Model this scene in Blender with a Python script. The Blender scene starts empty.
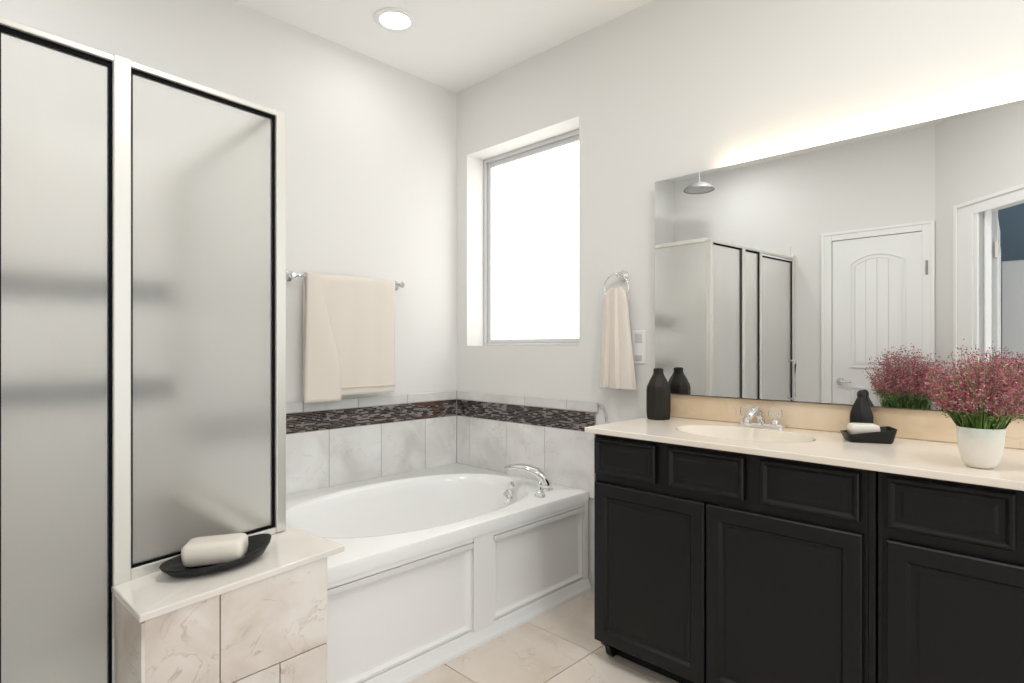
import bpy, bmesh, math, random
from mathutils import Vector, Matrix
S = bpy.context.scene
COL = S.collection
R = math.radians
random.seed(7)

# ------------------------------------------------------------------ camera, world, exposure
cam_d = bpy.data.cameras.new('camera'); cam = bpy.data.objects.new('camera', cam_d); COL.objects.link(cam)
cam_d.sensor_width = 36.0; cam_d.lens = 36.0 * 577 / 1024
cam_d.shift_y = 5.5 / 1024
cam_d.clip_start = 0.02
cam.location = (-2.273, -2.682, 1.17)
cam.rotation_euler = (R(90), 0, -math.atan2(.716, .698))
S.camera = cam
W = bpy.data.worlds.new('world'); S.world = W; W.use_nodes = True
bg = W.node_tree.nodes['Background']
bg.inputs['Color'].default_value = (.95, .98, 1.0, 1); bg.inputs['Strength'].default_value = 1.62
S.view_settings.view_transform = 'Standard'; S.view_settings.look = 'None'
S.view_settings.gamma = 1.0; S.view_settings.use_curve_mapping = False
S.view_settings.exposure = 0.0
S.cycles.diffuse_bounces = 6; S.cycles.transmission_bounces = 12; S.cycles.max_bounces = 14
S.cycles.sample_clamp_indirect = 6.0

# ------------------------------------------------------------------ materials
MAT = {}
def mat(name, col, rough=.5, metal=0., spec=.5, **kw):
    if name in MAT: return MAT[name]
    m = bpy.data.materials.new(name); m.use_nodes = True
    b = m.node_tree.nodes['Principled BSDF']
    b.inputs['Base Color'].default_value = (*col, 1); b.inputs['Roughness'].default_value = rough
    b.inputs['Metallic'].default_value = metal; b.inputs['Specular IOR Level'].default_value = spec
    for k, v in kw.items():
        b.inputs[k.replace('_', ' ')].default_value = v
    MAT[name] = m
    return m
def nodes(m): return m.node_tree.nodes, m.node_tree.links, m.node_tree.nodes['Principled BSDF']
def bump(m, scale, strength, dist=.002, detail=4, kind='noise', stretch=None):
    N, L, b = nodes(m)
    t = N.new('ShaderNodeTexNoise'); t.inputs['Scale'].default_value = scale; t.inputs['Detail'].default_value = detail
    tc = N.new('ShaderNodeTexCoord')
    if stretch:
        mp = N.new('ShaderNodeMapping'); mp.inputs['Scale'].default_value = stretch
        L.new(tc.outputs['Object'], mp.inputs['Vector']); L.new(mp.outputs['Vector'], t.inputs['Vector'])
    else: L.new(tc.outputs['Object'], t.inputs['Vector'])
    bp = N.new('ShaderNodeBump'); bp.inputs['Strength'].default_value = strength; bp.inputs['Distance'].default_value = dist
    L.new(t.outputs['Fac'], bp.inputs['Height']); L.new(bp.outputs['Normal'], b.inputs['Normal'])
    return m
def mottled(name, cols, scale=3., rough=.4, vein=None, island=.12, detail=8, pos=(.3, .5, .7), spec=.5):
    """stone: noise-blended colours, thin veins, small per-tile brightness change"""
    m = mat(name, cols[0], rough, spec=spec); N, L, b = nodes(m)
    tc = N.new('ShaderNodeTexCoord'); geo = N.new('ShaderNodeNewGeometry')
    add = N.new('ShaderNodeVectorMath'); add.operation = 'ADD'
    mul = N.new('ShaderNodeVectorMath'); mul.operation = 'SCALE'; mul.inputs['Scale'].default_value = 9.
    cmb = N.new('ShaderNodeCombineXYZ')
    for i in range(3): L.new(geo.outputs['Random Per Island'], cmb.inputs[i])
    L.new(cmb.outputs[0], mul.inputs[0]); L.new(tc.outputs['Object'], add.inputs[0]); L.new(mul.outputs[0], add.inputs[1])
    n = N.new('ShaderNodeTexNoise'); n.inputs['Scale'].default_value = scale; n.inputs['Detail'].default_value = detail
    n.inputs['Distortion'].default_value = .6
    L.new(add.outputs[0], n.inputs['Vector'])
    cr = N.new('ShaderNodeValToRGB'); e = cr.color_ramp.elements
    e[0].position = pos[0]; e[0].color = (*cols[0], 1); e[1].position = pos[2]; e[1].color = (*cols[-1], 1)
    if len(cols) > 2:
        k = e.new(pos[1]); k.color = (*cols[1], 1)
    L.new(n.outputs['Fac'], cr.inputs['Fac'])
    out = cr.outputs['Color']
    if vein:
        n2 = N.new('ShaderNodeTexNoise'); n2.inputs['Scale'].default_value = scale * 2.1; n2.inputs['Detail'].default_value = 10
        n2.inputs['Distortion'].default_value = .8; L.new(add.outputs[0], n2.inputs['Vector'])
        r2 = N.new('ShaderNodeValToRGB'); q = r2.color_ramp.elements
        q[0].position = .482; q[0].color = (0, 0, 0, 1); q[1].position = .518; q[1].color = (0, 0, 0, 1)
        k = q.new(.5); k.color = (.5, .5, .5, 1)
        L.new(n2.outputs['Fac'], r2.inputs['Fac'])
        n3 = N.new('ShaderNodeTexNoise'); n3.inputs['Scale'].default_value = scale * 2.2; n3.inputs['Detail'].default_value = 6; L.new(add.outputs[0], n3.inputs['Vector'])
        r3 = N.new('ShaderNodeMapRange'); r3.inputs['From Min'].default_value = .45; r3.inputs['From Max'].default_value = .62; L.new(n3.outputs['Fac'], r3.inputs['Value'])
        mm = N.new('ShaderNodeMath'); mm.operation = 'MULTIPLY'; L.new(r2.outputs['Color'], mm.inputs[0]); L.new(r3.outputs[0], mm.inputs[1])
        mx = N.new('ShaderNodeMix'); mx.data_type = 'RGBA'
        L.new(mm.outputs[0], mx.inputs['Factor']); L.new(out, mx.inputs['A']); mx.inputs['B'].default_value = (*vein, 1)
        out = mx.outputs['Result']
    if island:
        mr = N.new('ShaderNodeMapRange'); mr.inputs['To Min'].default_value = 1 - island; mr.inputs['To Max'].default_value = 1
        L.new(geo.outputs['Random Per Island'], mr.inputs['Value'])
        hv = N.new('ShaderNodeHueSaturation'); L.new(mr.outputs[0], hv.inputs['Value']); L.new(out, hv.inputs['Color'])
        out = hv.outputs['Color']
    L.new(out, b.inputs['Base Color'])
    return m
def emit(name, col, s):
    m = mat(name, col, .4); b = m.node_tree.nodes['Principled BSDF']
    b.inputs['Emission Color'].default_value = (*col, 1); b.inputs['Emission Strength'].default_value = s
    return m

M_WALL = bump(mat('wall_paint', (.78, .773, .753), .7, spec=.25), 90, .06, .002)
M_CEIL = bump(mat('ceiling_paint', (.90, .90, .895), .85, spec=.15), 60, .08, .002)
M_TRIM = mat('white_trim_paint', (.86, .86, .85), .38)
M_DOOR = mat('white_door_paint', (.85, .85, .84), .4)
M_BLUE = bump(mat('blue_paint', (.19, .27, .34), .7), 80, .05)
M_TUB = mat('tub_acrylic', (.95, .95, .94), .16, spec=.5)
M_CHROME = mat('chrome', (.82, .82, .83), .08, 1.)
M_NICKEL = mat('satin_silver_frame', (.74, .72, .665), .30, .45)
M_SEAL = mat('black_seal', (.003, .003, .0035), .6, spec=.08)
M_GROUT = mat('grout', (.40, .36, .32), .9)
M_GROUTL = mat('grout_light', (.55, .53, .50), .9)
M_TILEF = mottled('floor_tile', [(.70, .60, .50), (.80, .71, .62), (.86, .79, .71)], 3.2, .32, (.55, .44, .35), .05)
M_TILEB = mottled('bench_tile', [(.62, .54, .47), (.77, .70, .635), (.86, .81, .755)], 4.5, .35, (.36, .27, .20), .08, pos=(.36, .5, .62))
M_TILEW = mottled('wall_marble', [(.70, .69, .675), (.83, .82, .805), (.90, .895, .885)], 5, .28, (.56, .52, .47), .12)
M_TILECAP = mottled('cap_marble', [(.60, .59, .58), (.70, .69, .68), (.78, .775, .765)], 6, .28, None, .10)
M_SLAB = mottled('ledge_stone', [(.76, .705, .635), (.83, .785, .72), (.87, .83, .775)], 2.5, .10, None, 0)
M_COUNTER = mottled('counter_stone', [(.80, .70, .58), (.84, .76, .66), (.87, .81, .73)], 2.2, .18, None, 0)
M_SPLASH = mottled('backsplash_stone', [(.70, .53, .35), (.79, .64, .46), (.84, .71, .55)], 5, .25, (.62, .45, .29), 0)
M_BLACK = bump(mat('black_lacquer', (.0055, .0055, .0062), .42, spec=.3), 140, .05, .001)
M_MIRROR = mat('mirror_silver', (.86, .87, .865), .0, 1.)
M_TOWEL = bump(mat('cream_terry', (.775, .71, .635), .95, spec=.1, Sheen_Weight=.25), 520, .45, .003, 2)
M_DARKC = bump(mat('dark_ceramic', (.0085, .008, .0075), .45, spec=.35), 60, .12, .002)
M_BOTTLE = bump(mat('brown_black_ceramic', (.017, .0135, .010), .5, spec=.3), 45, .15, .002)
M_SOAP = mat('cream_soap', (.80, .755, .67), .35, Subsurface_Weight=.15)
M_PLATE = mat('white_plastic', (.86, .86, .85), .35)
M_GREY = mat('grey_plastic', (.60, .60, .61), .4)
M_VINYL = mat('window_vinyl', (.63, .63, .63), .4)
M_LAMPGREY = mat('lamp_grey_metal', (.30, .30, .31), .35, .4)
M_POT = mat('frosted_pot', (.82, .775, .69), .5, spec=.3, Subsurface_Weight=.2)
M_GREEN = [mat('leaf_green', (.10, .20, .035), .55), mat('leaf_light', (.22, .32, .07), .55), mat('leaf_dark', (.045, .11, .02), .55)]
M_PINK = [mat('bloom_pink', (.52, .105, .20), .7, spec=.2), mat('bloom_rose', (.50, .19, .25), .7, spec=.2), mat('bloom_dusty', (.40, .22, .17), .7, spec=.2), mat('bloom_deep', (.42, .04, .13), .7, spec=.2), mat('bloom_pale', (.55, .36, .32), .7, spec=.2), mat('bloom_olive', (.20, .19, .09), .7, spec=.2)]
M_MOS = [mat('mosaic_plum', (.040, .033, .036), .22), mat('mosaic_brown', (.085, .066, .060), .22), mat('mosaic_black', (.016, .015, .017), .15), mat('mosaic_mauve', (.30, .265, .26), .25), mat('mosaic_rust', (.13, .045, .028), .25)]
M_MOSG = mat('mosaic_grout', (.30, .27, .25), .8)
M_CRYSTAL = mat('crystal', (.95, .95, .93), .05, Transmission_Weight=.85, IOR=1.45)
M_FROST = mat('frosted_glass', (.995, .995, .98), .36, Transmission_Weight=.93, IOR=1.18, spec=.5)
bump(M_FROST, 70, .10, .002)
M_PANE = emit('daylit_frosted_pane', (1., .99, .97), 1.7)
M_DIFF = emit('lamp_diffuser', (1., .97, .92), 14.)
M_LED = emit('led_warm', (1., .79, .50), 46.)
M_TRAY = mat('shower_tray', (.80, .80, .78), .3)

# ------------------------------------------------------------------ mesh helpers
def put(bm, name, material, parent=None, bevel=0., smooth=False, seg=2, auto=None, loc=None):
    me = bpy.data.meshes.new(name)
    bmesh.ops.recalc_face_normals(bm, faces=bm.faces[:])
    bm.to_mesh(me); bm.free()
    for m in (material if isinstance(material, (list, tuple)) else [material]): me.materials.append(m)
    o = bpy.data.objects.new(name, me); COL.objects.link(o)
    if parent: o.parent = parent
    if loc: o.location = loc
    if smooth or auto:
        for p in me.polygons: p.use_smooth = True
        if auto: me.set_sharp_from_angle(angle=R(auto))
    if bevel:
        md = o.modifiers.new('bevel', 'BEVEL'); md.width = bevel; md.segments = seg; md.limit_method = 'ANGLE'; md.angle_limit = R(40)
    return o
def struct(o):
    o['kind'] = 'structure'; return o
def tag(o, label, cat, group=None):
    o['label'] = label; o['category'] = cat
    if group: o['group'] = group
    return o
def thing(name, label, cat, loc=(0, 0, 0), rotz=0, group=None):
    o = bpy.data.objects.new(name, None); COL.objects.link(o); o.empty_display_size = .05
    o.location = loc; o.rotation_euler = (0, 0, rotz)
    return tag(o, label, cat, group)
def box(bm, x0, x1, y0, y1, z0, z1, mi=0):
    v = [bm.verts.new((x, y, z)) for x in (x0, x1) for y in (y0, y1) for z in (z0, z1)]
    for q in ((0, 1, 3, 2), (4, 6, 7, 5), (0, 4, 5, 1), (2, 3, 7, 6), (0, 2, 6, 4), (1, 5, 7, 3)):
        f = bm.faces.new([v[i] for i in q]); f.material_index = mi
def B(*a):
    bm = bmesh.new(); box(bm, *a); return bm
def prism(bm, pts, z0, z1, mi=0):
    """vertical prism; z0/z1 numbers or per-corner lists"""
    n = len(pts)
    lo = [bm.verts.new((p[0], p[1], z0[i] if isinstance(z0, (list, tuple)) else z0)) for i, p in enumerate(pts)]
    hi = [bm.verts.new((p[0], p[1], z1[i] if isinstance(z1, (list, tuple)) else z1)) for i, p in enumerate(pts)]
    fs = [bm.faces.new(lo[::-1]), bm.faces.new(hi)]
    for i in range(n): fs.append(bm.faces.new((lo[i], lo[(i + 1) % n], hi[(i + 1) % n], hi[i])))
    for f in fs: f.material_index = mi
def loft(bm, loops, cap0=True, cap1=True, closed=True, mi=0):
    rows = [[bm.verts.new(p) for p in l] for l in loops]
    n = len(rows[0])
    for a, b in zip(rows, rows[1:]):
        for i in range(n if closed else n - 1):
            f = bm.faces.new((a[i], a[(i + 1) % n], b[(i + 1) % n], b[i])); f.material_index = mi
    if cap0: bm.faces.new(rows[0][::-1]).material_index = mi
    if cap1: bm.faces.new(rows[-1]).material_index = mi
    return rows
def lathe(bm, prof, c=(0, 0, 0), n=32, sq=0., cap0=True, cap1=True, mi=0, mtx=None):
    loops = []
    for r, z in prof:
        l = []
        for i in range(n):
            a = 2 * math.pi * i / n
            p = Vector((r * math.cos(a), r * math.sin(a), z))
            if mtx: p = mtx @ p
            l.append(p + Vector(c))
        loops.append(l)
    loft(bm, loops, cap0, cap1, mi=mi)
def tube(bm, path, rad, n=12, mi=0, flat=None):
    """round (or flattened) tube along a path; rad number or list"""
    P = [Vector(p) for p in path]; loops = []
    up = Vector((0, 0, 1))
    for i, p in enumerate(P):
        t = (P[min(i + 1, len(P) - 1)] - P[max(i - 1, 0)]).normalized()
        a = t.cross(up)
        if a.length < 1e-3: a = t.cross(Vector((0, 1, 0)))
        a.normalize(); b = a.cross(t).normalized()
        r = rad[i] if isinstance(rad, (list, tuple)) else rad
        f = flat[i] if flat else 1.
        loops.append([p + a * (r * math.cos(2 * math.pi * k / n)) + b * (r * f * math.sin(2 * math.pi * k / n)) for k in range(n)])
    loft(bm, loops, mi=mi)
def torus(bm, c, R0, r, mtx=None, n=40, k=10, a0=0, a1=360):
    full = abs(a1 - a0) >= 360
    loops = []
    for i in range(n + (0 if full else 1)):
        a = R(a0 + (a1 - a0) * i / n)
        l = []
        for j in range(k):
            b = 2 * math.pi * j / k
            p = Vector(((R0 + r * math.cos(b)) * math.cos(a), (R0 + r * math.cos(b)) * math.sin(a), r * math.sin(b)))
            if mtx: p = mtx @ p
            l.append(p + Vector(c))
        loops.append(l)
    if full: loops.append(loops[0])
    if full:
        rows = [[bm.verts.new(p) for p in l] for l in loops[:-1]]; rows.append(rows[0])
        for a_, b_ in zip(rows, rows[1:]):
            for i in range(k): bm.faces.new((a_[i], a_[(i + 1) % k], b_[(i + 1) % k], b_[i]))
    else: loft(bm, loops)
def frame_yz(bm, x0, x1, y0, y1, z0, z1, w, wb=None, wt=None):
    """rectangular frame in the y-z plane"""
    wb = w if wb is None else wb; wt = w if wt is None else wt
    box(bm, x0, x1, y0, y0 + w, z0, z1); box(bm, x0, x1, y1 - w, y1, z0, z1)
    if wb: box(bm, x0, x1, y0 + w, y1 - w, z0, z0 + wb)
    if wt: box(bm, x0, x1, y0 + w, y1 - w, z1 - wt, z1)

# ------------------------------------------------------------------ room shell
CH = 2.71
Y_END = -3.35
# entry wall: from A along AD
A = Vector((-2.72, -1.99)); AD = Vector((.716, -.698)); AN = Vector((.698, .716))
def ang(t, d, z=0): q = A + AD * t + AN * d; return (q.x, q.y, z)
def ang_prism(bm, t0, t1, d0, d1, z0, z1): prism(bm, [ang(t0, d0)[:2], ang(t1, d0)[:2], ang(t1, d1)[:2], ang(t0, d1)[:2]], z0, z1)

# floor: grout slab with square tiles laid on it
bm = bmesh.new(); box(bm, -5., .2, -5., .15, -.12, -.004)
fl = struct(put(bm, 'floor', M_GROUT))
bm = bmesh.new()
T = .45
for i in range(-11, 2):
    for j in range(-8, 2):
        x0 = -.47 + i * T; y0 = -1.357 + j * T
        x1, y1 = min(x0 + T - .004, .1), min(y0 + T - .004, .1)
        if x1 - x0 > .02 and y1 - y0 > .02: box(bm, x0, x1, y0, y1, -.006, 0)
put(bm, 'floor_tile', M_TILEF, fl)

struct(put(B(-5., .2, -5., .15, CH, CH + .1), 'ceiling', M_CEIL))
struct(put(B(-2.82, .15, 0, .12, 0, CH), 'wall_back', M_WALL))
# right wall with the window hole
WY0, WY1, WZ0, WZ1 = -.929, -.092, 1.178, 2.312
bm = bmesh.new()
box(bm, 0, .2, WY1, 0, 0, CH); box(bm, 0, .2, Y_END, WY0, 0, CH)
box(bm, 0, .2, WY0, WY1, 0, WZ0); box(bm, 0, .2, WY0, WY1, WZ1, CH)
struct(put(bm, 'wall_right', M_WALL))
# left wall with closet door hole
DY0, DY1, DZ = -1.945, -1.342, 1.985
bm = bmesh.new()
box(bm, -2.82, -2.72, DY1, 0, 0, CH); box(bm, -2.82, -2.72, -2.0, DY0, 0, CH); box(bm, -2.82, -2.72, DY0, DY1, DZ, CH)
struct(put(bm, 'wall_left', M_WALL))
# entry wall, slanting, with the open doorway
OT0, OT1, OZ = .375, 1.21, 2.03
bm = bmesh.new()
ang_prism(bm, 0, OT0, -.12, 0, 0, CH); ang_prism(bm, OT1, 1.62, -.12, 0, 0, CH); ang_prism(bm, OT0, OT1, -.12, 0, OZ, CH)
struct(put(bm, 'wall_entry', M_WALL))
# bedroom beyond the doorway
struct(put(B(-4.75, -4.65, -5., .1, 0, CH), 'wall_bedroom', M_BLUE))
struct(put(B(-4.65, -2.82, -.3, -.2, 0, CH), 'wall_bedroom_side', M_BLUE))

# trim: closet casing, entry casing
bm = bmesh.new()
frame_yz(bm, -2.72, -2.703, DY0 - .045, DY1 + .072, 0, DZ + .062, .072, 0, .062)
frame_yz(bm, -2.703, -2.697, DY0 - .045, DY1 + .072, 0, DZ + .062, .022, 0, .02)
struct(put(bm, 'trim_1', M_TRIM, bevel=.004))
bm = bmesh.new()
ang_prism(bm, OT0 - .18, OT0 - .03, 0, .016, 0, OZ + .07); ang_prism(bm, OT1 + .03, OT1 + .18, 0, .016, 0, OZ + .07)
ang_prism(bm, OT0 - .03, OT1 + .03, 0, .016, OZ - .02, OZ + .07)
ang_prism(bm, OT0 - .18, OT0 - .15, .016, .026, 0, OZ + .07); ang_prism(bm, OT1 + .15, OT1 + .18, .016, .026, 0, OZ + .07)
ang_prism(bm, OT0 - .15, OT1 + .15, .016, .026, OZ + .045, OZ + .07)
ang_prism(bm, OT0 - .03, OT0, -.12, .01, 0, OZ); ang_prism(bm, OT0 - .0, OT0 + .014, -.07, -.03, 0, OZ)
struct(put(bm, 'trim_2', M_TRIM, bevel=.004))

# closet door (door_1)
d1 = put(B(-2.755, -2.712, DY0 + .004, DY1 - .004, .008, DZ - .004), 'door_1', M_DOOR, bevel=.002); struct(d1)
def arch_pts(y0, y1, z0, zs, za, n=14):
    pts = [(y0, z0), (y1, z0)]
    for i in range(n + 1):
        t = i / n; y = y1 + (y0 - y1) * t
        pts.append((y, zs + (za - zs) * math.sin(math.pi * t) ** .8))
    return pts
def ring_of(bm, outer, inner, x0, x1):
    n = len(outer)
    vs = [[bm.verts.new((x, p[0], p[1])) for p in l] for l, x in ((outer, x0), (outer, x1), (inner, x1), (inner, x0))]
    for k in range(4):
        a, b = vs[k], vs[(k + 1) % 4]
        for i in range(n): bm.faces.new((a[i], a[(i + 1) % n], b[(i + 1) % n], b[i]))
pm = bmesh.new()
for (z0, zs, za) in ((1.015, 1.80, 1.865), (.16, .87, .87)):
    o_ = arch_pts(-1.822, -1.466, z0, zs, za); i_ = arch_pts(-1.812, -1.476, z0 + .012, zs - .008, za - .012)
    ring_of(pm, o_, i_, -2.713, -2.703)
    o_ = arch_pts(-1.795, -1.493, z0 + .03, zs - .02, za - .03); i_ = arch_pts(-1.787, -1.501, z0 + .04, zs - .028, za - .04)
    ring_of(pm, o_, i_, -2.713, -2.704)
    for k in range(4):                                            # raised vertical boards
        ya = -1.786 + k * .0715
        def zt(y, zs=zs, za=za): t = (-1.501 - y) / .286; return zs - .03 + (za - zs - .012) * math.sin(math.pi * max(0, min(1, t))) ** .8
        pts = [(ya, z0 + .042), (ya + .066, z0 + .042)] + [(ya + .066 - .011 * q, zt(ya + .066 - .011 * q)) for q in range(7)]
        lo = [pm.verts.new((-2.713, *p)) for p in pts]; hi = [pm.verts.new((-2.7055, *p)) for p in pts]
        pm.faces.new(hi)
        for i in range(len(pts)): pm.faces.new((lo[i], lo[(i + 1) % len(pts)], hi[(i + 1) % len(pts)], hi[i]))
put(pm, 'door_panel', M_DOOR, d1)
rotY = Matrix.Rotation(R(90), 3, 'Y')
bm = bmesh.new()
lathe(bm, [(.028, 0), (.028, .006), (.012, .010), (.011, .035)], (-2.712, -1.403, .908), 20, mtx=rotY)
tube(bm, [(-2.677, -1.397, .908), (-2.675, -1.42, .908), (-2.677, -1.455, .906), (-2.682, -1.485, .905)], [.011, .011, .009, .007])
put(bm, 'door_handle', M_CHROME, d1, smooth=True)
bm = bmesh.new(); box(bm, -2.712, -2.694, -1.952, -1.938, 1.675, 1.775); put(bm, 'hinge', M_LAMPGREY, d1, bevel=.003)

# open entry door leaf (door_2), swung into the bedroom
hx, hy, _ = ang(OT0, -.10)
d2 = bpy.data.objects.new('door_2', None); COL.objects.link(d2); d2['kind'] = 'structure'
d2.location = (hx - .012, hy - .012, 0); d2.rotation_euler = (0, 0, R(177))
put(B(0, .76, -.04, 0, .01, 2.01), 'door_leaf', M_DOOR, d2, bevel=.002)
bm = bmesh.new()
for z0, z1 in ((1.05, 1.86), (.16, .92)):
    for y in (-.046, 0): frame = [box(bm, .12, .64, y, y + .006, z0, z0 + .02), box(bm, .12, .64, y, y + .006, z1 - .02, z1), box(bm, .12, .14, y, y + .006, z0, z1), box(bm, .62, .64, y, y + .006, z0, z1)]
put(bm, 'door_panel', M_DOOR, d2)
bm = bmesh.new()
for z in (1.78, .95, .22):
    lathe(bm, [(.009, -.05), (.009, .05)], (-.006, -.006, z), 12)
    box(bm, -.004, .035, -.045, -.040, z - .05, z + .05)
    box(bm, -.03, -.004, -.012, -.001, z - .05, z + .05)
put(bm, 'hinge', M_NICKEL, d2, auto=40)

# ------------------------------------------------------------------ window
w1 = bpy.data.objects.new('window_1', None); COL.objects.link(w1); w1['kind'] = 'structure'
bm = bmesh.new(); frame_yz(bm, .132, .185, WY0, WY1, WZ0, WZ1, .020, .014, .022)
frame_yz(bm, .148, .175, WY0 + .020, WY1 - .020, WZ0 + .014, WZ1 - .022, .026, .024, .030)
put(bm, 'window_frame', M_VINYL, w1, bevel=.004)
put(B(.160, .166, WY0 + .044, WY1 - .044, WZ0 + .036, WZ1 - .05), 'window_pane', M_PANE, w1)

# ------------------------------------------------------------------ tiled tub surround
def tile_run(bm, axis, a0, a1, joints, z0, z1, t=.012, gap=.003, off=.004, mi=0):
    cuts = [a0] + sorted(joints) + [a1]
    for u, v in zip(cuts, cuts[1:]):
        lo, hi = u + gap / 2, v - gap / 2
        if hi - lo < .004: continue
        if axis == 'x': box(bm, lo, hi, -t, -.001, z0 + gap / 2, z1 - gap / 2, mi)
        else: box(bm, -t, -.001, lo, hi, z0 + gap / 2, z1 - gap / 2, mi)
XS, YS = -1.452, -1.03
tr = bpy.data.objects.new('trim_3', None); COL.objects.link(tr); tr['kind'] = 'structure'
bm = bmesh.new(); box(bm, XS, 0, -.0085, 0, .44, .905); box(bm, -.0085, 0, YS, 0, .44, .905); put(bm, 'grout_bed', M_GROUT, tr)
bm = bmesh.new(); tile_run(bm, 'x', XS, -.012, [-.247, -.541, -.844, -1.14], .44, .757); put(bm, 'back_tile', M_TILEW, tr, bevel=.0012)
bm = bmesh.new(); tile_run(bm, 'y', YS, -.012, [-.128, -.432, -.713], .44, .757); put(bm, 'side_tile', M_TILEW, tr, bevel=.0012)
bm = bmesh.new(); tile_run(bm, 'x', XS, -.012, [-.372, -.68, -.98, -1.28], .855, .908, .013); tile_run(bm, 'y', YS - .02, -.012, [-.572, -.86], .855, .908, .013)
put(bm, 'cap_tile', M_TILECAP, tr, bevel=.003)
# curled end of the cap row
bm = bmesh.new()
loops = []
for i in range(9):
    a = R(180 - i * 14)
    yy = YS - .02 - .05 * math.sin(R(i * 11.25)); zz = .905 - .085 * (1 - math.cos(R(i * 11.25)))
    loops.append([(-.013, yy, zz), (0, yy, zz), (0, yy + .006, zz - .006), (-.013, yy + .006, zz - .006)])
loft(bm, loops); put(bm, 'edge_strip', M_CHROME, tr)
def mosaic(bm, axis, a0, a1, z0, z1, rows=8, plane=0., sgn=-1, rust=(9, 9)):
    h = (z1 - z0) / rows
    for r in range(rows):
        a = a0
        while a < a1 - .004:
            l = min(random.uniform(.012, .042), a1 - a)
            mi = random.choices((0, 1, 2, 3, 4), (5, 4.5, 3.2, 4.2, .12))[0]
            if rust[0] < a < rust[1] and random.random() < .35: mi = 4
            d = .009 + random.random() * .005
            lo, hi = a + .001, a + l - .001
            if hi > lo:
                p0, p1 = sorted((plane + sgn * .001, plane + sgn * d))
                if axis == 'x': box(bm, lo, hi, p0, p1, z0 + r * h + .001, z0 + (r + 1) * h - .001, mi)
                else: box(bm, p0, p1, lo, hi, z0 + r * h + .001, z0 + (r + 1) * h - .001, mi)
            a += l
bm = bmesh.new(); mosaic(bm, 'x', XS, -.014, .759, .853, 12, rust=(-.32, -.12)); mosaic(bm, 'y', YS, -.014, .759, .853, 12)
put(bm, 'mosaic_band', M_MOS, tr)

# ------------------------------------------------------------------ bathtub
TX0, TX1, TY0, TY1, TZ = -1.452, -.014, -1.0, -.014, .475
tub = thing('bathtub', 'white drop-in bathtub with oval basin and panelled skirt in the corner under the window', 'bathtub', (-.72, -.5, 0))
tub_off = Vector((.72, .5, 0))
def shift(bm, v): bmesh.ops.translate(bm, verts=bm.verts[:], vec=v); return bm
def oval(cx, cy, a, b, n=72, p=2.25):
    out = []
    for i in range(n):
        t = 2 * math.pi * i / n; c, s = math.cos(t), math.sin(t)
        out.append((cx + a * math.copysign(abs(c) ** (2 / p), c), cy + b * math.copysign(abs(s) ** (2 / p), s)))
    return out
def rect_ray(cx, cy, pts, x0, x1, y0, y1):
    out = []
    for (x, y) in pts:
        dx, dy = x - cx, y - cy; k = 1e9
        if dx > 1e-9: k = min(k, (x1 - cx) / dx)
        if dx < -1e-9: k = min(k, (x0 - cx) / dx)
        if dy > 1e-9: k = min(k, (y1 - cy) / dy)
        if dy < -1e-9: k = min(k, (y0 - cy) / dy)
        out.append([cx + dx * k, cy + dy * k])
    for cnr in ((x0, y0), (x0, y1), (x1, y0), (x1, y1)):           # snap nearest sample onto each corner
        i = min(range(len(out)), key=lambda q: (out[q][0] - cnr[0]) ** 2 + (out[q][1] - cnr[1]) ** 2); out[i] = list(cnr)
    return out
cx, cy = -.70, -.545
bm = bmesh.new()
O = lambda a, b, dx=0, dy=0: oval(cx + dx, cy + dy, a, b)
rim = O(.60, .385)
R0 = rect_ray(cx, cy, rim, TX0, TX1, TY0, TY1)
def z_(l, z): return [(p[0], p[1], z) for p in l]
ins = lambda l, d: [(min(max(p[0], TX0 + d), TX1 - d), min(max(p[1], TY0 + d), TY1 - d)) for p in l]
seq = [z_(R0, TZ - .05), z_(R0, TZ - .012), z_(ins(R0, .004), TZ - .003), z_(ins(R0, .012), TZ), z_(O(.625, .41), TZ + .001), z_(O(.612, .397), TZ + .004), z_(O(.598, .383), TZ + .002), z_(O(.585, .37), TZ - .012),
       z_(O(.572, .357), TZ - .05), z_(O(.545, .335, .01), TZ - .16), z_(O(.51, .31, .02), TZ - .28), z_(O(.46, .27, .025), TZ - .345), z_(O(.38, .21, .03), TZ - .365), z_(O(.2, .1, .03), TZ - .37)]
loft(bm, seq, cap0=False)
put(shift(bm, tub_off), 'tub_basin', M_TUB, tub, auto=45)
# skirt: backing board, proud frame, moulded panel borders
bm = bmesh.new()
FX0, FX1 = TX0, TX1 + .001
box(bm, FX0, FX1, TY0 + .022, TY0 + .035, .0, TZ - .03)
P1, P2 = (-1.40, -.758), (-.652, -.045)
pz0, pz1 = .055, .405
fy0, fy1 = TY0 + .003, TY0 + .024
for x0, x1, z0, z1 in ((FX0, P1[0], 0, TZ - .03), (P1[1], P2[0], 0, TZ - .03), (P2[1], FX1, 0, TZ - .03), (P1[0], P1[1], pz1, TZ - .03), (P2[0], P2[1], pz1, TZ - .03), (P1[0], P1[1], 0, pz0), (P2[0], P2[1], 0, pz0)):
    box(bm, x0, x1, fy0, fy1, z0, z1)
bmesh.ops.remove_doubles(bm, verts=bm.verts[:], dist=1e-5)
put(shift(bm, tub_off), 'tub_skirt', M_TUB, tub, bevel=.004)
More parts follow.
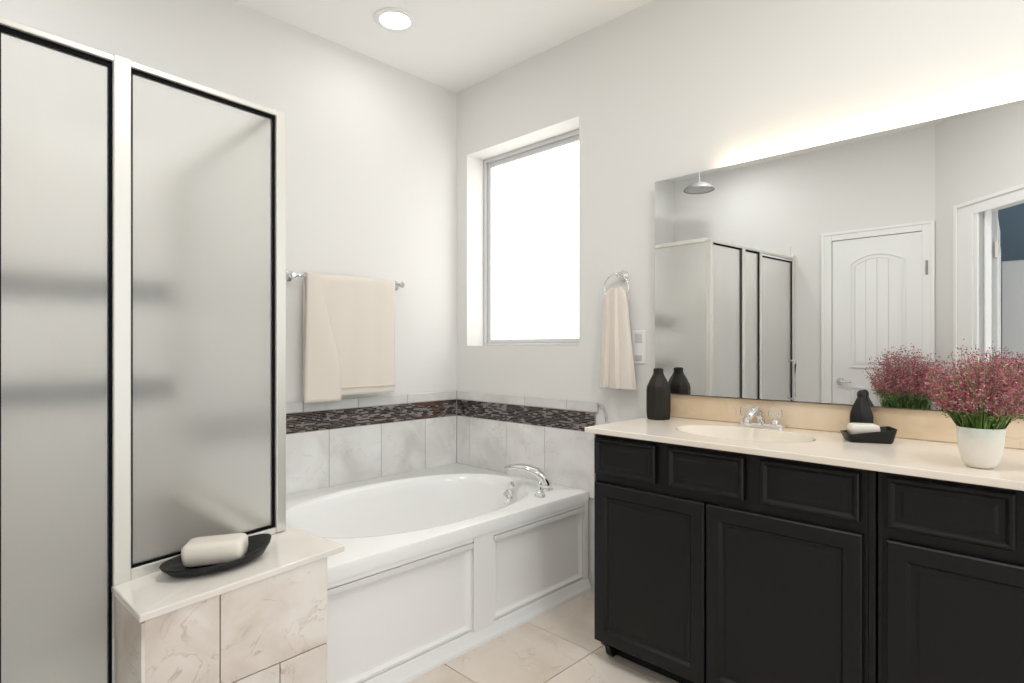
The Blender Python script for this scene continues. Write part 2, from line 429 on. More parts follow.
# flared foot of the skirt
bm = bmesh.new()
prof = [(TY0 + .006, .0), (TY0 - .014, .0), (TY0 - .013, .012), (TY0 - .004, .028), (TY0 + .004, .05)]
loft(bm, [[(x, p[0], p[1]) for p in prof] for x in (FX0, FX1)])
put(shift(bm, tub_off), 'skirt_foot', M_TUB, tub)
for (x0, x1) in (P1, P2):
    bm = bmesh.new()
    e = .0
    def band(i0, i1, ya, yb):
        o_ = [(x0 + i0, pz0 + i0), (x1 - i0, pz0 + i0), (x1 - i0, pz1 - i0), (x0 + i0, pz1 - i0)]
        return [(p[0], ya, p[1]) for p in o_]
    loft(bm, [band(.0, 0, fy1 - .002, 0), band(.006, 0, fy0 + .006, 0), band(.016, 0, fy0 + .004, 0), band(.026, 0, fy0 + .016, 0), band(.034, 0, fy0 + .018, 0)], cap0=False, cap1=True)
    pn = put(shift(bm, tub_off), 'skirt_panel', M_TUB, tub)
    bm = bmesh.new(); box(bm, x0 + .004, x1 - .004, fy0 - .004, fy0 + .002, pz1 - .022, pz1 - .002)
    put(shift(bm, tub_off), 'panel_bead', mat('bead_white', (.80, .80, .79), .3), pn, bevel=.002)
# overflow plate and drain
rx = Matrix.Rotation(R(-75), 3, 'Y')
bm = bmesh.new(); lathe(bm, [(.036, 0), (.036, .006), (.03, .011), (.012, .012), (.011, .02), (.002, .022)], (-.165, -.60, .40), 24, mtx=rx)
put(shift(bm, tub_off), 'overflow_plate', M_CHROME, tub, auto=35)
bm = bmesh.new(); lathe(bm, [(.018, 0), (.017, .005), (.008, .008)], (-.155, -.62, .462), 20, mtx=rx)
put(shift(bm, tub_off), 'overflow_button', M_CHROME, tub, auto=35)
# deck-mounted filler
tf = thing('tub_faucet', 'chrome arched filler spout on the deck at the window-wall end of the tub', 'faucet', (-.145, -.838, TZ))
bm = bmesh.new()
path = [(.005, 0, .0), (.005, .001, .028), (.001, .012, .054), (-.010, .046, .080), (-.022, .098, .094), (-.036, .155, .096), (-.048, .215, .086)]
tube(bm, path, [.029, .026, .027, .033, .038, .038, .032], 16, flat=[1, 1, .9, .66, .5, .42, .36])
put(bm, 'spout', M_CHROME, tf, smooth=True)
bm = bmesh.new(); lathe(bm, [(.034, 0), (.034, .005), (.027, .010), (.024, .02)], (.005, 0, 0), 24); put(bm, 'spout_base', M_CHROME, tf, auto=35)
th = thing('tub_valve', 'small chrome valve on the tub deck in front of the filler spout', 'faucet handle', (-.262, -.903, TZ))
bm = bmesh.new(); lathe(bm, [(.027, 0), (.027, .006), (.02, .014), (.022, .022), (.012, .03), (.009, .034)], n=24); put(bm, 'valve_base', M_CHROME, th, auto=35)
bm = bmesh.new(); lathe(bm, [(.009, .03), (.007, .045), (.011, .055), (.008, .066), (.002, .07)], n=16); put(bm, 'handle', M_CHROME, th, auto=35)

# ------------------------------------------------------------------ shower
P0 = Vector((-1.51, -.93)); U = Vector((-math.cos(R(6)), -math.sin(R(6)))); NV = Vector((-U.y, U.x))
if NV.y > 0: NV = -NV                                               # points to the room
def sh(s, d): q = P0 + U * s + NV * d; return (q.x, q.y)
def sprism(bm, s0, s1, d0, d1, z0, z1, **k): prism(bm, [sh(s0, d0), sh(s1, d0), sh(s1, d1), sh(s0, d1)], z0, z1, **k)
# stone-topped bench / knee wall
bench = thing('shower_bench', 'low tiled knee wall with a stone ledge between the shower and the tub', 'ledge wall', (-1.7, -1.05, 0))
bo = Vector((1.7, 1.05, 0))
K = [(-1.482, -1.180), (-1.923, -1.200), (-1.928, -.985), (-1.56, -.945), (-1.56, -.0), (-1.462, -.0)]
bm = bmesh.new(); prism(bm, K, 0, .562); put(shift(bm, bo), 'core', M_GROUT, bench)
# front tiles
bm = bmesh.new()
fA, fB = Vector(K[0]), Vector(K[1]); fd = (fB - fA); fl_ = fd.length; fd.normalize(); fn = Vector((fd.y, -fd.x))
if fn.y > 0: fn = -fn
def ft(s0, s1, z0, z1, tz=None):
    a, b = fA + fd * s0, fA + fd * s1; c, d_ = b + fn * .010, a + fn * .010
    prism(bm, [a, b, c, d_], z0, z1 if tz is None else tz)
def topz(s): return .587 - .02 * s / fl_ - .003
for r, (z0, z1) in enumerate(((-.0, .012), (.015, .3435), (.3465, None))):
    cuts = [0, .285, fl_] if r != 1 else [0, .135, .42, fl_]
    if r == 0: continue
    for u, v in zip(cuts, cuts[1:]):
        u2, v2 = u + (.0015 if u else -.002), v - (.0015 if v < fl_ else -.004)
        if z1: ft(u2, v2, z0, z1)
        else: ft(u2, v2, z0, z0, [topz(u2), topz(v2), topz(v2), topz(u2)])
put(shift(bm, bo), 'front_tile', M_TILEB, bench, bevel=.001)
bm = bmesh.new()
a, b = Vector(K[1]), Vector(K[2])
prism(bm, [a + Vector((0, -.01)), b, b + Vector((-.010, 0)), a + Vector((-.010, -.010))], .3465, .560)
prism(bm, [a + Vector((0, -.01)), b, b + Vector((-.010, 0)), a + Vector((-.010, -.010))], .015, .3435)
put(shift(bm, bo), 'end_tile', M_TILEB, bench, bevel=.001)
bm = bmesh.new()
L4 = [(-1.427, -1.192), (-1.938, -1.216), (-1.945, -.955), (-1.58, -.915), (-1.58, -.0), (-1.455, -.0), (-1.455, -.92)]
zt = [.605, .582, .582, .603, .605, .605, .605]
prism(bm, L4, [z - .018 for z in zt], zt)
put(shift(bm, bo), 'ledge_top', M_SLAB, bench, bevel=.003)
# glass enclosure
enc = thing('shower_enclosure', 'frosted glass shower enclosure with silver posts and black seals', 'shower', (P0.x, P0.y, 0))
eo = Vector((-P0.x, -P0.y, 0))
ZT = 1.875
def E_(bm, name, m, parent=enc, **k): return put(shift(bm, eo), name, m, parent, **k)
def zb(s): return .604 - .0525 * max(0, min(s, .43))                # follows the sloping ledge
def post(s0, s1, z0, z1=ZT + .016, d0=-.018, d1=.018):
    bm = bmesh.new(); sprism(bm, s0, s1, d0, d1, z0, z1); return E_(bm, 'post', M_NICKEL, bevel=.003)
post(-.022, .010, .606); post(.397, .436, .582); post(.650, .680, .06); 
bm = bmesh.new(); sprism(bm, 1.18, 1.212, -.018, .018, .06, ZT + .03); E_(bm, 'wall_jamb', M_NICKEL, bevel=.003)
bm = bmesh.new(); sprism(bm, -.022, 1.212, -.016, .016, ZT - .002, ZT + .014); E_(bm, 'header_rail', M_NICKEL, bevel=.003)
bm = bmesh.new(); sprism(bm, .010, .397, -.015, .015, [zb(.01), zb(.397)] * 2 if False else [zb(.01), zb(.397), zb(.397), zb(.01)], [.622, .612, .612, .622]); E_(bm, 'sill_rail', M_NICKEL, bevel=.002)
bm = bmesh.new(); sprism(bm, .436, 1.212, -.02, .02, .06, .085); E_(bm, 'sill_rail', M_NICKEL, bevel=.003)
def pane(s0, s1, z0l, z0r, z1, seal=.006, w=None):
    """frosted pane (s0 is its right end) with a black seal round it"""
    bm = bmesh.new(); sprism(bm, s0, s1, -.003, .003, [z0r, z0l, z0l, z0r], z1); g = E_(bm, 'glass_pane', M_FROST)
    bm = bmesh.new(); q = seal
    sprism(bm, s0, s0 + q, -.008, .008, [z0r, z0r, z0r, z0r], z1); sprism(bm, s1 - q, s1, -.008, .008, [z0l] * 4, z1)
    sprism(bm, s0 + q, s1 - q, -.008, .008, z1 - .011, z1)
    if z0l > .3: sprism(bm, s0 + q, s1 - q, -.008, .008, [z0r, z0l, z0l, z0r], [z0r + .007, z0l + .006, z0l + .006, z0r + .007])
    E_(bm, 'seal', M_SEAL, g)
    return g
pane(.010, .397, .612, .622, ZT)
pane(.436, .650, .085, .085, ZT - .003)
g = pane(.680, 1.18, .09, .09, ZT - .02)
bm = bmesh.new()
tube(bm, [(*sh(1.13, .004), 1.06), (*sh(1.13, .05), 1.06), (*sh(1.13, .055), 1.04), (*sh(1.13, .055), .78), (*sh(1.13, .05), .76), (*sh(1.13, .004), .76)], .009)
E_(bm, 'handle', M_CHROME, g, smooth=True)
# side pane facing the tub
bm = bmesh.new(); box(bm, -1.513, -1.507, -.915, -.02, .618, ZT); gs = E_(bm, 'glass_pane', M_FROST)
bm = bmesh.new(); box(bm, -1.526, -1.494, -.915, -.02, ZT + .004, ZT + .03); E_(bm, 'header_rail', M_NICKEL, bevel=.003)
bm = bmesh.new(); box(bm, -1.524, -1.496, -.915, -.02, .606, .622); E_(bm, 'sill_rail', M_NICKEL, bevel=.002)
bm = bmesh.new(); box(bm, -1.524, -1.496, -.022, -.001, .606, ZT + .03); E_(bm, 'wall_jamb', M_NICKEL, bevel=.003)
# shower tray, and tile lining with two accent bands
tray = thing('shower_tray', 'white shower tray with a raised curb behind the frosted glass', 'shower tray', (-2.1, -.5, 0))
bm = bmesh.new(); box(bm, -2.715, -1.565, -.94, -.005, .0, .04); sprism(bm, .455, 1.2, -.05, .05, 0, .06)
put(shift(bm, Vector((2.1, .5, 0))), 'tray_basin', M_TRAY, tray, bevel=.008)
lin = bpy.data.objects.new('trim_4', None); COL.objects.link(lin); lin['kind'] = 'structure'
ZS = 1.98
M_LIN = mottled('shower_tile', [(.72, .70, .67), (.80, .785, .76), (.84, .83, .81)], 3, .3, None, .04)
bm = bmesh.new()
for z0, z1 in ((.04, .955), (1.045, 1.345), (1.435, ZS)):
    box(bm, -2.712, -1.53, -.010, -.001, z0, z1)
box(bm, -2.719, -2.710, -1.04, -.010, .04, ZS)
for z0, z1 in ((.955, 1.045), (1.345, 1.435)): box(bm, -1.548, -1.53, -.010, -.001, z0, z1)
put(bm, 'lining_tile', M_LIN, lin)
bm = bmesh.new()
for z0, z1 in ((.955, 1.045), (1.345, 1.435)):
    mosaic(bm, 'x', -2.705, -1.55, z0, z1, 10)
put(bm, 'mosaic_band', [mat('shower_mosaic_' + n_, c_, .3) for n_, c_ in (('grey', (.22, .22, .23)), ('slate', (.15, .155, .17)), ('dark', (.10, .10, .11)), ('pale', (.42, .41, .40)), ('brown', (.2, .17, .15)))], lin)

# ------------------------------------------------------------------ vanity
VX = -.48
def cabinet(y1, label, has_left_end):
    """0.915 m wide base unit whose left end is at y1"""
    t = thing('vanity_cabinet', label, 'cabinet', (0, y1, 0), 0, None)
    w = .912; sh0 = 0 if has_left_end else .014
    bm = bmesh.new(); box(bm, VX, -.004, -.018, 0, .078, .848); box(bm, VX, -.004, -w, -w + .018, .078, .848); box(bm, VX, -.004, -w + .018, -.018, .078, .096); box(bm, -.016, -.004, -w + .018, -.018, .096, .848)
    put(bm, 'carcass', M_BLACK, t, bevel=.002)
    bm = bmesh.new(); box(bm, -.425, -.02, -w, -.02, 0, .078); put(bm, 'toe_kick', M_BLACK, t)
    # face frame
    bm = bmesh.new(); fx0, fx1 = -.502, VX + .001
    box(bm, fx0, fx1, -.012, 0, .078, .848); box(bm, fx0, fx1, -w, -w + .018, .078, .848)
    box(bm, fx0, fx1, -w + .018, -.012, .078, .848)
    put(bm, 'face_frame', M_BLACK, t, bevel=.002)
    if has_left_end:                                                # scrolled foot under the end panel
        bm = bmesh.new()
        pts = [(-.502, .078), (-.492, .058), (-.475, .05), (-.468, .038), (-.462, .014), (-.450, 0), (-.425, 0), (-.425, .078)]
        lo = [bm.verts.new((p[0], -.020, p[1])) for p in pts]; hi = [bm.verts.new((p[0], -.045, p[1])) for p in pts]
        bm.faces.new(lo); bm.faces.new(hi[::-1])
        for i in range(len(pts)): bm.faces.new((lo[i], lo[(i + 1) % len(pts)], hi[(i + 1) % len(pts)], hi[i]))
        put(bm, 'foot', M_BLACK, t, bevel=.002)
    def front(name, ya, yb, z0, z1, fw):
        bm = bmesh.new()
        def rect(i, x): return [(x, ya - i, z0 + i), (x, yb + i, z0 + i), (x, yb + i, z1 - i), (x, ya - i, z1 - i)]
        loft(bm, [rect(0, -.5025), rect(0, -.519), rect(.004, -.523), rect(fw - .008, -.523), rect(fw, -.5135), rect(fw + .012, -.5135), rect(fw + .02, -.516)])
        return put(bm, name, M_BLACK, t)
    for a, b in ((-.009 - sh0, -.262 - sh0), (-.310, -.566), (-.617, -.877)): front('drawer', a, b, .700, .832, .018)
    front('door', -.009 - sh0, -.440, .082, .668, .052); front('door', -.446, -.884, .082, .668, .052)
    return t
cabinet(-1.392, 'black vanity cabinet with two doors and three drawers under the sink, next to the tub', True)
cabinet(-2.309, 'black vanity cabinet cut by the right edge of the frame, under the potted pink flowers', False)

ct = thing('vanity_countertop', 'cream stone vanity countertop on the black cabinets along the mirror wall', 'countertop', (0, -2.3, .85))
co = Vector((0, 2.3, -.85))
CY0, CY1 = -3.22, -1.366
CX0l, CX0r = -.535, -.575
scx, scy, sa, sb = -.275, -1.85, .155, .235
n = 64
ov = [(scx + sa * math.cos(2 * math.pi * i / n), scy + sb * math.sin(2 * math.pi * i / n)) for i in range(n)]
rr = rect_ray(scx, scy, ov, -.537, -.004, CY0, CY1)
def skew(p):
    x, y = p
    if x < -.5: x = CX0l + (CX0r - CX0l) * (CY1 - y) / (CY1 - CY0)
    return (x, y)
rr = [skew(p) for p in rr]
bm = bmesh.new()
loft(bm, [z_(ov, .85), z_(rr, .85), z_(rr, .867), z_(rr, .87), z_(ov, .87), z_(ov, .85)], False, False)
bmesh.ops.remove_doubles(bm, verts=bm.verts[:], dist=1e-5)
put(shift(bm, co), 'counter_slab', M_COUNTER, ct, bevel=.003)
bm = bmesh.new(); box(bm, -.024, -.003, CY0, -1.44, .8705, .968); bs = put(bm, 'backsplash', M_SPLASH, None, bevel=.003); tag(bs, 'tan stone backsplash strip under the big mirror', 'backsplash')
sk = thing('sink', 'oval cream undermount sink bowl let into the vanity countertop', 'sink', (scx, scy, .72))
so = Vector((-scx, -scy, -.72))
e = lambda k, z: [(scx + (sa - .002) * k * math.cos(2 * math.pi * i / n), scy + (sb - .002) * k * math.sin(2 * math.pi * i / n), z) for i in range(n)]
bm = bmesh.new(); loft(bm, [e(1, .8695), e(.985, .862), e(.95, .835), e(.87, .79), e(.7, .75), e(.45, .732), e(.12, .728)], False, True)
M_SINK = mat('sink_cream', (.86, .79, .69), .15)
put(shift(bm, so), 'bowl', M_SINK, sk, smooth=True)
bm = bmesh.new(); lathe(bm, [(.024, .7285), (.022, .732), (.010, .733)], (scx, scy, 0), 20); put(shift(bm, so), 'drain', M_CHROME, sk, auto=40)

# faucet: chrome base, spout, two crystal knobs
fa = thing('sink_faucet', 'chrome sink faucet with two clear crystal knobs in front of the backsplash', 'faucet', (-.078, -1.842, .87))
bm = bmesh.new(); loft(bm, [[(.026 * math.cos(t) , (.085) * math.sin(t), z) for t in [2 * math.pi * i / 28 for i in range(28)]] for z in (0, .01)] + [[(.020 * math.cos(t), .078 * math.sin(t), .016) for t in [2 * math.pi * i / 28 for i in range(28)]]])
put(bm, 'base_plate', M_CHROME, fa, auto=40)
bm = bmesh.new(); tube(bm, [(0, 0, .01), (0, 0, .04), (-.012, 0, .06), (-.045, 0, .068), (-.085, 0, .060), (-.11, 0, .045)], [.016, .015, .015, .014, .012, .011], 14); put(bm, 'spout', M_CHROME, fa, smooth=True)
for y in (-.052, .052):
    bm = bmesh.new(); lathe(bm, [(.014, .012), (.012, .03), (.009, .034)], (0, y, 0), 16); st = put(bm, 'valve_stem', M_CHROME, fa, auto=40)
    bm = bmesh.new(); lathe(bm, [(.012, .034), (.024, .042), (.027, .056), (.024, .070), (.014, .078), (.004, .08)], (0, y, 0), 8); put(bm, 'knob', M_CRYSTAL, st)

# mirror; an unseen led strip is added behind its top for the wall glow
mi_ = put(B(-.040, -.034, -3.0, -1.374, .972, 1.888), 'wall_mirror', M_MIRROR)
tag(mi_, 'large frameless wall mirror above the vanity backsplash', 'mirror')
led = thing('added_led_strip', 'warm light strip added out of sight behind the mirror top for the glow on the wall above', 'light', (-.020, -2.35, 1.878))
bm = bmesh.new(); box(bm, -.006, .006, -.63, .70, -.004, .002); put(bm, 'strip_channel', M_NICKEL, led)
bm = bmesh.new(); box(bm, -.005, .005, -.62, .69, .002, .005); put(bm, 'strip_diffuser', M_LED, led)

# ------------------------------------------------------------------ things on the vanity
def bottle(name, label, loc, rotz, prof, m, sides=8, cat='bottle'):
    t = thing(name, label, cat, loc, rotz)
    return t
bt = thing('ceramic_bottle', 'tall faceted brown-black ceramic bottle at the tub end of the vanity counter', 'bottle', (-.125, -1.44, .87), R(12))
bm = bmesh.new()
lathe(bm, [(.044, 0), (.050, .004), (.052, .03), (.052, .122), (.049, .138), (.040, .156), (.030, .174), (.024, .186)], n=8)
put(bm, 'body', M_BOTTLE, bt, bevel=.004)
bm = bmesh.new(); lathe(bm, [(.023, .184), (.020, .195), (.021, .205), (.019, .210), (.010, .212)], n=16); put(bm, 'neck', M_BOTTLE, bt, auto=40)
cb = thing('cone_bottle', 'small pointed black ceramic bottle behind the soap dish on the vanity', 'bottle', (-.060, -2.168, .87), R(15))
bm = bmesh.new(); lathe(bm, [(.036, 0), (.039, .005), (.039, .068), (.036, .082), (.027, .104), (.018, .122), (.013, .132)], n=6); put(bm, 'body', M_DARKC, cb, bevel=.003)
bm = bmesh.new(); lathe(bm, [(.012, .131), (.0135, .138), (.013, .146), (.008, .153), (.002, .155)], n=16); put(bm, 'stopper', M_DARKC, cb, auto=40)

def rrect(a, b, r, z, n=6):
    pts = []
    for (sx, sy, a0) in ((1, 1, 0), (-1, 1, 90), (-1, -1, 180), (1, -1, 270)):
        for i in range(n + 1):
            t = R(a0 + 90 * i / n); pts.append((sx * (a - r) + r * math.cos(t), sy * (b - r) + r * math.sin(t), z))
    return pts
# black tray-like dish with a soap on the vanity (long axis local x)
dv = thing('soap_dish', 'black boat-shaped soap dish on the vanity between sink and flowers', 'soap dish', (-.170, -2.212, .870), R(-62))
bm = bmesh.new()
def tip(p): return (p[0], p[1], p[2] * (1 + .35 * max(-.6, p[0] / .07)))
loft(bm, [[tip(p) for p in rrect(*q)] for q in ((.058, .036, .010, 0), (.062, .040, .012, .005), (.071, .047, .014, .034), (.066, .042, .012, .034), (.056, .033, .010, .014))])
put(bm, 'dish', M_DARKC, dv, auto=50)
sv = put(bmesh.new(), 'soap_bar', M_SOAP); bm = bmesh.new()
loft(bm, [rrect(.036, .024, .008, 0), rrect(.041, .029, .010, .005), rrect(.042, .030, .010, .020), rrect(.040, .028, .010, .032), rrect(.032, .021, .008, .036)])
bm.to_mesh(sv.data); bm.free(); [setattr(p, 'use_smooth', True) for p in sv.data.polygons]
sv.location = (-.166, -2.198, .8885); sv.rotation_euler = (0, 0, R(-62))
tag(sv, 'pale cream soap bar lying in the dish on the vanity counter', 'soap')

# oval dish and soap on the stone ledge
dl = thing('soap_dish', 'dark oval soap dish on the stone ledge by the shower', 'soap dish', (-1.722, -1.062, .5955), R(2))
dl.rotation_euler = (0, R(-2.3), R(-7))
bm = bmesh.new()
def ov3(a, b, z, lift=0): return [(a * math.cos(2 * math.pi * i / 48), b * math.sin(2 * math.pi * i / 48), z + lift * max(0, math.cos(2 * math.pi * i / 48)) ** 2) for i in range(48)]
loft(bm, [ov3(.090, .052, 0), ov3(.115, .068, .006, .004), ov3(.130, .080, .020, .014), ov3(.134, .083, .027, .020), ov3(.129, .079, .027, .020), ov3(.114, .067, .017, .010), ov3(.090, .050, .010)])
put(bm, 'dish', M_DARKC, dl, smooth=True)
sl = bpy.data.objects.new('soap_bar', bpy.data.meshes.new('soap_bar')); COL.objects.link(sl); bm = bmesh.new()
loft(bm, [rrect(.062, .034, .012, 0), rrect(.070, .041, .013, .005), rrect(.073, .044, .014, .024), rrect(.073, .044, .014, .044), rrect(.068, .039, .012, .053), rrect(.056, .028, .010, .057)])
bmesh.ops.recalc_face_normals(bm, faces=bm.faces[:]); bm.to_mesh(sl.data); bm.free(); sl.data.materials.append(M_SOAP); [setattr(p, 'use_smooth', True) for p in sl.data.polygons]
sl.location = (-1.728, -1.062, .6085); sl.rotation_euler = (0, R(-2), R(-33))
tag(sl, 'large cream soap bar lying in the oval dish on the stone ledge', 'soap')

# potted pink heather
def sprays(seed, rad, zc, base_z, base_r, nst, flat=.85):
    """stems with tiny blooms on them; returns leaf and bloom meshes"""
    rnd = random.Random(seed); lf, bl = bmesh.new(), bmesh.new()
    C = Vector((0, 0, zc))
    def quad(bm, p, d, w, mi):
        s = d.cross(Vector((rnd.uniform(-1, 1), rnd.uniform(-1, 1), rnd.uniform(-1, 1))))
        if s.length < 1e-4: return
        s = s.normalized() * w; m_ = p + d * .5
        v = [bm.verts.new(q) for q in (p, m_ + s, p + d, m_ - s)]
        bm.faces.new(v).material_index = mi
    for k in range(nst):
        a = rnd.uniform(0, 2 * math.pi); ph = math.acos(rnd.uniform(-.62, 1))
        r = rad * rnd.uniform(.5, 1.04)
        tip = C + Vector((r * math.sin(ph) * math.cos(a), r * math.sin(ph) * math.sin(a), r * math.cos(ph) * flat))
        b0 = Vector((base_r * rnd.random() * math.cos(a), base_r * rnd.random() * math.sin(a), base_z))
        mid = (b0 + tip) * .5 + Vector((0, 0, .015))
        pts = [b0 * (1 - t) ** 2 + mid * 2 * t * (1 - t) + tip * t * t for t in (0, .25, .5, .75, 1)]
        mi = rnd.choice((0, 0, 1, 2))
        for p, q in zip(pts, pts[1:]):
            s = (q - p).cross(Vector((.3, .5, .2))); s = s.normalized() * rad * .0055
            v = [lf.verts.new(z) for z in (p - s, p + s, q + s, q - s)]; lf.faces.new(v).material_index = mi
        nb = rnd.randint(26, 38)
        for i in range(nb):
            t = .55 + .47 * (i + rnd.random()) / nb
            p = b0 * (1 - t) ** 2 + mid * 2 * t * (1 - t) + tip * t * t
            p = p + Vector((rnd.gauss(0, 1), rnd.gauss(0, 1), rnd.gauss(0, 1))) * rad * .045
            d = Vector((rnd.uniform(-1, 1), rnd.uniform(-1, 1), rnd.uniform(-.4, 1))).normalized() * rad * rnd.uniform(.035, .068)
            if p.z < zc - rad * rnd.uniform(.42, .62):
                quad(lf, p, d * 1.2, rad * .012, rnd.choice((0, 1, 2))); continue
            quad(bl, p, d, rad * rnd.uniform(.012, .020), rnd.choices(range(6), (5, 4, 4, 2.4, 2, 2))[0])
    for k in range(int(nst * 1.2)):                                  # blade leaves around the foot
        a = rnd.uniform(0, 2 * math.pi)
        p = Vector((base_r * rnd.uniform(.2, 1) * math.cos(a), base_r * rnd.uniform(.2, 1) * math.sin(a), base_z))
        l = rad * rnd.uniform(.35, .62)
        d = Vector((math.cos(a) * rnd.uniform(.1, .6), math.sin(a) * rnd.uniform(.1, .6), 1)).normalized() * l
        quad(lf, p, d, rad * .022, rnd.choice((0, 0, 1, 2)))
    return lf, bl
def flower_pot(name, label, cat, loc, k, seed, nst, potprof, pm, zc, base_z, base_r, rad):
    t = thing(name, label, cat, loc)
    bm = bmesh.new(); lathe(bm, potprof, n=40, cap1=True); put(bm, 'pot', pm, t, auto=50)
    lf, bl = sprays(seed, rad, zc, base_z, base_r, nst)
    put(lf, 'foliage', M_GREEN, t); put(bl, 'blossoms', M_PINK, t)
    return t
flower_pot('potted_flowers', 'pink heather flowers in a white tapered pot on the vanity counter', 'potted plant', (-.427, -2.514, .87), 1, 3, 340,
           [(.020, 0), (.029, .003), (.037, .015), (.0445, .045), (.0485, .096), (.049, .101), (.0465, .101), (.044, .085), (.042, .08)], M_POT, .200, .082, .040, .122)
flower_pot('potted_flowers', 'pink heather bush in a tall white planter, added by the closet door for its mirror image', 'potted plant', (-2.492, -1.858, 0), 1, 8, 420,
           [(.10, 0), (.115, .01), (.135, .32), (.155, .71), (.157, .73), (.150, .73), (.14, .69), (.12, .68)], M_PLATE, .985, .69, .12, .235)  # added out of direct view to supply the flower reflection in the mirror

# ------------------------------------------------------------------ towels and rails
tb = thing('towel_bar', 'chrome towel bar on the back wall above the tub', 'towel bar', (-.75, 0, 1.508))
rotX = Matrix.Rotation(R(90), 3, 'X')
bm = bmesh.new(); tube(bm, [(-.305, -.062, 0), (.305, -.062, 0)], .008); put(bm, 'rail', M_CHROME, tb, smooth=True)
for x in (-.305, .305):
    bm = bmesh.new(); lathe(bm, [(.026, .0), (.026, .006), (.018, .012), (.010, .018), (.010, .050), (.016, .054), (.016, .070), (.010, .075)], (x, 0, 0), 20, mtx=rotX); put(bm, 'bracket', M_CHROME, tb, auto=35)
# bath towel folded over the bar
tw = thing('bath_towel', 'cream bath towel folded over the chrome bar above the tub', 'towel', (-.75, -.062, 1.51))
def sheet(bm, f, nu, nv):
    g = [[bm.verts.new(f(i / nu, j / nv)) for i in range(nu + 1)] for j in range(nv + 1)]
    for j in range(nv):
        for i in range(nu): bm.faces.new((g[j][i], g[j][i + 1], g[j + 1][i + 1], g[j + 1][i]))
def drape(u, v):
    # v runs from the back hem over the bar to the front hem
    s = v * 1.12 - .52
    flare = .02 * max(0, s - .02) / .6
    x = -.245 + .495 * u - flare * (1 - u) * .9
    w = .004 * math.sin(9 * u + 1.3) * max(0, s) + .002 * math.sin(23 * u)
    if s > .02:   return (x, -.016 - w, -(s - .02))
    if s < -.02:  return (x, .016 + w * .3, (s + .02))
    a = (s + .02) / .04 * math.pi
    return (x, .016 * math.cos(a), .016 * math.sin(a))
bm = bmesh.new(); sheet(bm, drape, 40, 70)
o = put(bm, 'towel_body', M_TOWEL, tw, smooth=True); md = o.modifiers.new('thick', 'SOLIDIFY'); md.thickness = .008; md.offset = 0
def flap(u, v):
    right = -.19 + .115 * min(1, v * 1.35)                            # folded-back edge slants to the right
    left = -.247 - .018 * v
    x = left + (right - left) * u
    return (x, -.0275 - .004 * math.sin(math.pi * u) - .003 * v, .012 - .615 * v)
bm = bmesh.new(); sheet(bm, flap, 10, 40)
o = put(bm, 'towel_fold', M_TOWEL, tw, smooth=True); md = o.modifiers.new('thick', 'SOLIDIFY'); md.thickness = .007; md.offset = 0
bm = bmesh.new(); sheet(bm, lambda u, v: (-.258 + .505 * u, -.0275 - .002 * math.sin(9 * u), -.535 - .010 * v), 24, 2)
o = put(bm, 'hem_band', M_TOWEL, tw, smooth=True); md = o.modifiers.new('thick', 'SOLIDIFY'); md.thickness = .003; md.offset = 0

tr_ = thing('towel_ring', 'chrome towel ring on the window wall between window and mirror', 'towel ring', (0, -1.19, 1.50))
bm = bmesh.new(); lathe(bm, [(.026, 0), (.026, .006), (.016, .014), (.010, .02), (.011, .045), (.004, .05)], (0, 0, 0), 20, mtx=Matrix.Rotation(R(-90), 3, 'Y')); put(bm, 'mount', M_CHROME, tr_, auto=35)
bm = bmesh.new(); torus(bm, (-.040, .018, -.060), .066, .005, Matrix.Rotation(R(90), 3, 'Y'), 48, 8); put(bm, 'ring', M_CHROME, tr_, smooth=True)
ht = thing('hand_towel', 'cream hand towel gathered through the chrome ring beside the mirror', 'towel', (-.040, -1.172, 1.375))
bm = bmesh.new()
prof_y = [(.034, .55, .066), (.054, .8, .050), (.066, 1., .005), (.072, 1.05, -.06), (.080, 1.1, -.15), (.092, 1.15, -.27), (.102, 1.2, -.388)]
zig = [(-1, .002), (-.86, .016), (-.50, .030), (-.44, .020), (-.40, .012), (-.10, .024), (.16, .036), (.24, .030), (.30, .020), (.62, .026), (.92, .020), (1, .004), (.8, -.010), (.3, -.014), (-.3, -.014), (-.8, -.010)]
loops = []
for (a, k, z) in prof_y:
    hang = max(0, (.06 - z)) / .45
    l = []
    for (u, d) in zig:
        zz = z - (.012 * (u + .5) * hang if u > -.5 and d > 0 else 0) + (.010 * u if z < -.3 else 0)
        l.append((-(d * k * (.75 + .35 * hang)) - .002, a * u * -1 - .014 * hang, zz))
    loops.append(l)
loft(bm, loops)
put(bm, 'towel_body', M_TOWEL, ht, bevel=.003, auto=50)

# outlet plate
op = thing('outlet_plate', 'white wall outlet plate with grey inserts beside the mirror', 'wall outlet', (0, -1.272, 1.168))
bm = bmesh.new(); box(bm, -.007, -.001, -.035, .035, -.073, .077); put(bm, 'cover', M_PLATE, op, bevel=.003)
bm = bmesh.new(); box(bm, -.010, -.006, -.018, .018, .022, .062); put(bm, 'socket', M_GREY, op, bevel=.002)
bm = bmesh.new(); box(bm, -.010, -.006, -.018, .018, -.060, -.034); put(bm, 'switch', M_GREY, op, bevel=.002)

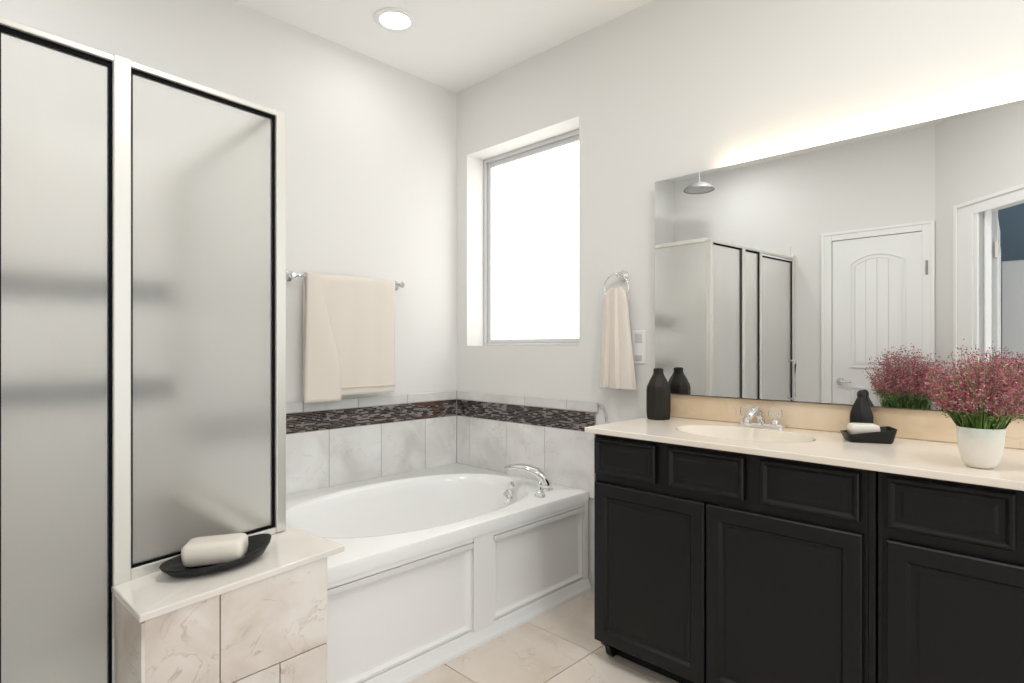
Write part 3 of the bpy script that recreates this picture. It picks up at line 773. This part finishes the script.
# ------------------------------------------------------------------ lamps
def disk_light(parent, z, rad, energy, col):
    d = bpy.data.lights.new('lamp_light', 'AREA'); d.shape = 'DISK'; d.size = rad * 2; d.energy = energy; d.color = col
    o = bpy.data.objects.new('lamp_light', d); COL.objects.link(o); o.parent = parent; o.location = (0, 0, z)
    return o
def can(label, x, y, energy):
    t = thing('recessed_light', label, 'ceiling light', (x, y, CH))
    bm = bmesh.new(); lathe(bm, [(.096, 0), (.096, -.006), (.090, -.010), (.072, -.010), (.064, -.003)], n=40, cap0=False, cap1=False); put(bm, 'trim_ring', M_TRIM, t, auto=40)
    bm = bmesh.new(); lathe(bm, [(.065, -.001), (.065, -.004), (.055, -.006)], n=32); put(bm, 'diffuser', M_DIFF, t, auto=40)
    disk_light(t, -.02, .06, energy, (1, 1, .985))
    return t
can('round recessed ceiling light above the bathtub', -.716, -.397, .9)
can('unseen recessed ceiling light added as fill over the middle of the floor', -1.45, -1.75, 9)  # added fill lamp, out of view
can('unseen recessed ceiling light added as fill in front of the vanity end', -1.1, -2.75, 9)  # another added lamp out of frame, lights the vanity side
can('unseen recessed ceiling light added to brighten the shower', -2.2, -.68, 4.0)  # added out of sight to light the shower behind the glass
pl = thing('dome_lamp', 'small grey dome lamp hanging above the shower, seen in the mirror', 'ceiling lamp', (-2.36, -.43, CH))
bm = bmesh.new(); lathe(bm, [(.045, 0), (.045, -.012), (.03, -.018), (.008, -.02), (.007, -.165)], n=24); put(bm, 'stem', M_LAMPGREY, pl, auto=40)
bm = bmesh.new(); lathe(bm, [(.014, -.158), (.035, -.162), (.07, -.176), (.10, -.196), (.122, -.220), (.126, -.227), (.122, -.229), (.108, -.222)], n=40, cap1=False); put(bm, 'shade', M_LAMPGREY, pl, auto=50)
bm = bmesh.new(); lathe(bm, [(.108, -.223), (.105, -.226), (.07, -.227), (.02, -.227)], n=32); put(bm, 'diffuser', mat('lamp_opal', (.5, .5, .5), .5), pl, smooth=True)

# wardrobe in the bedroom, glimpsed through the doorway
wd = thing('wardrobe', 'tall white wardrobe in the blue bedroom, glimpsed through the doorway in the mirror', 'wardrobe', (-4.2, -2.66, 0))
put(B(-.3, .3, -.5, .40, .06, 1.86), 'body', M_DOOR, wd, bevel=.004)
put(B(-.28, .28, -.48, .38, 0, .06), 'plinth', M_DOOR, wd)
for y0, y1, ky in ((-.497, -.053, -.09), (-.047, .397, -.01)):
    d = put(B(.301, .32, y0, y1, .07, 1.85), 'door', M_DOOR, wd, bevel=.003)
    bm = bmesh.new(); lathe(bm, [(.008, 0), (.008, .015), (.016, .022), (.012, .032)], (.32, ky, 1.0), 16, mtx=rotY); put(bm, 'knob', M_NICKEL, d, auto=40)
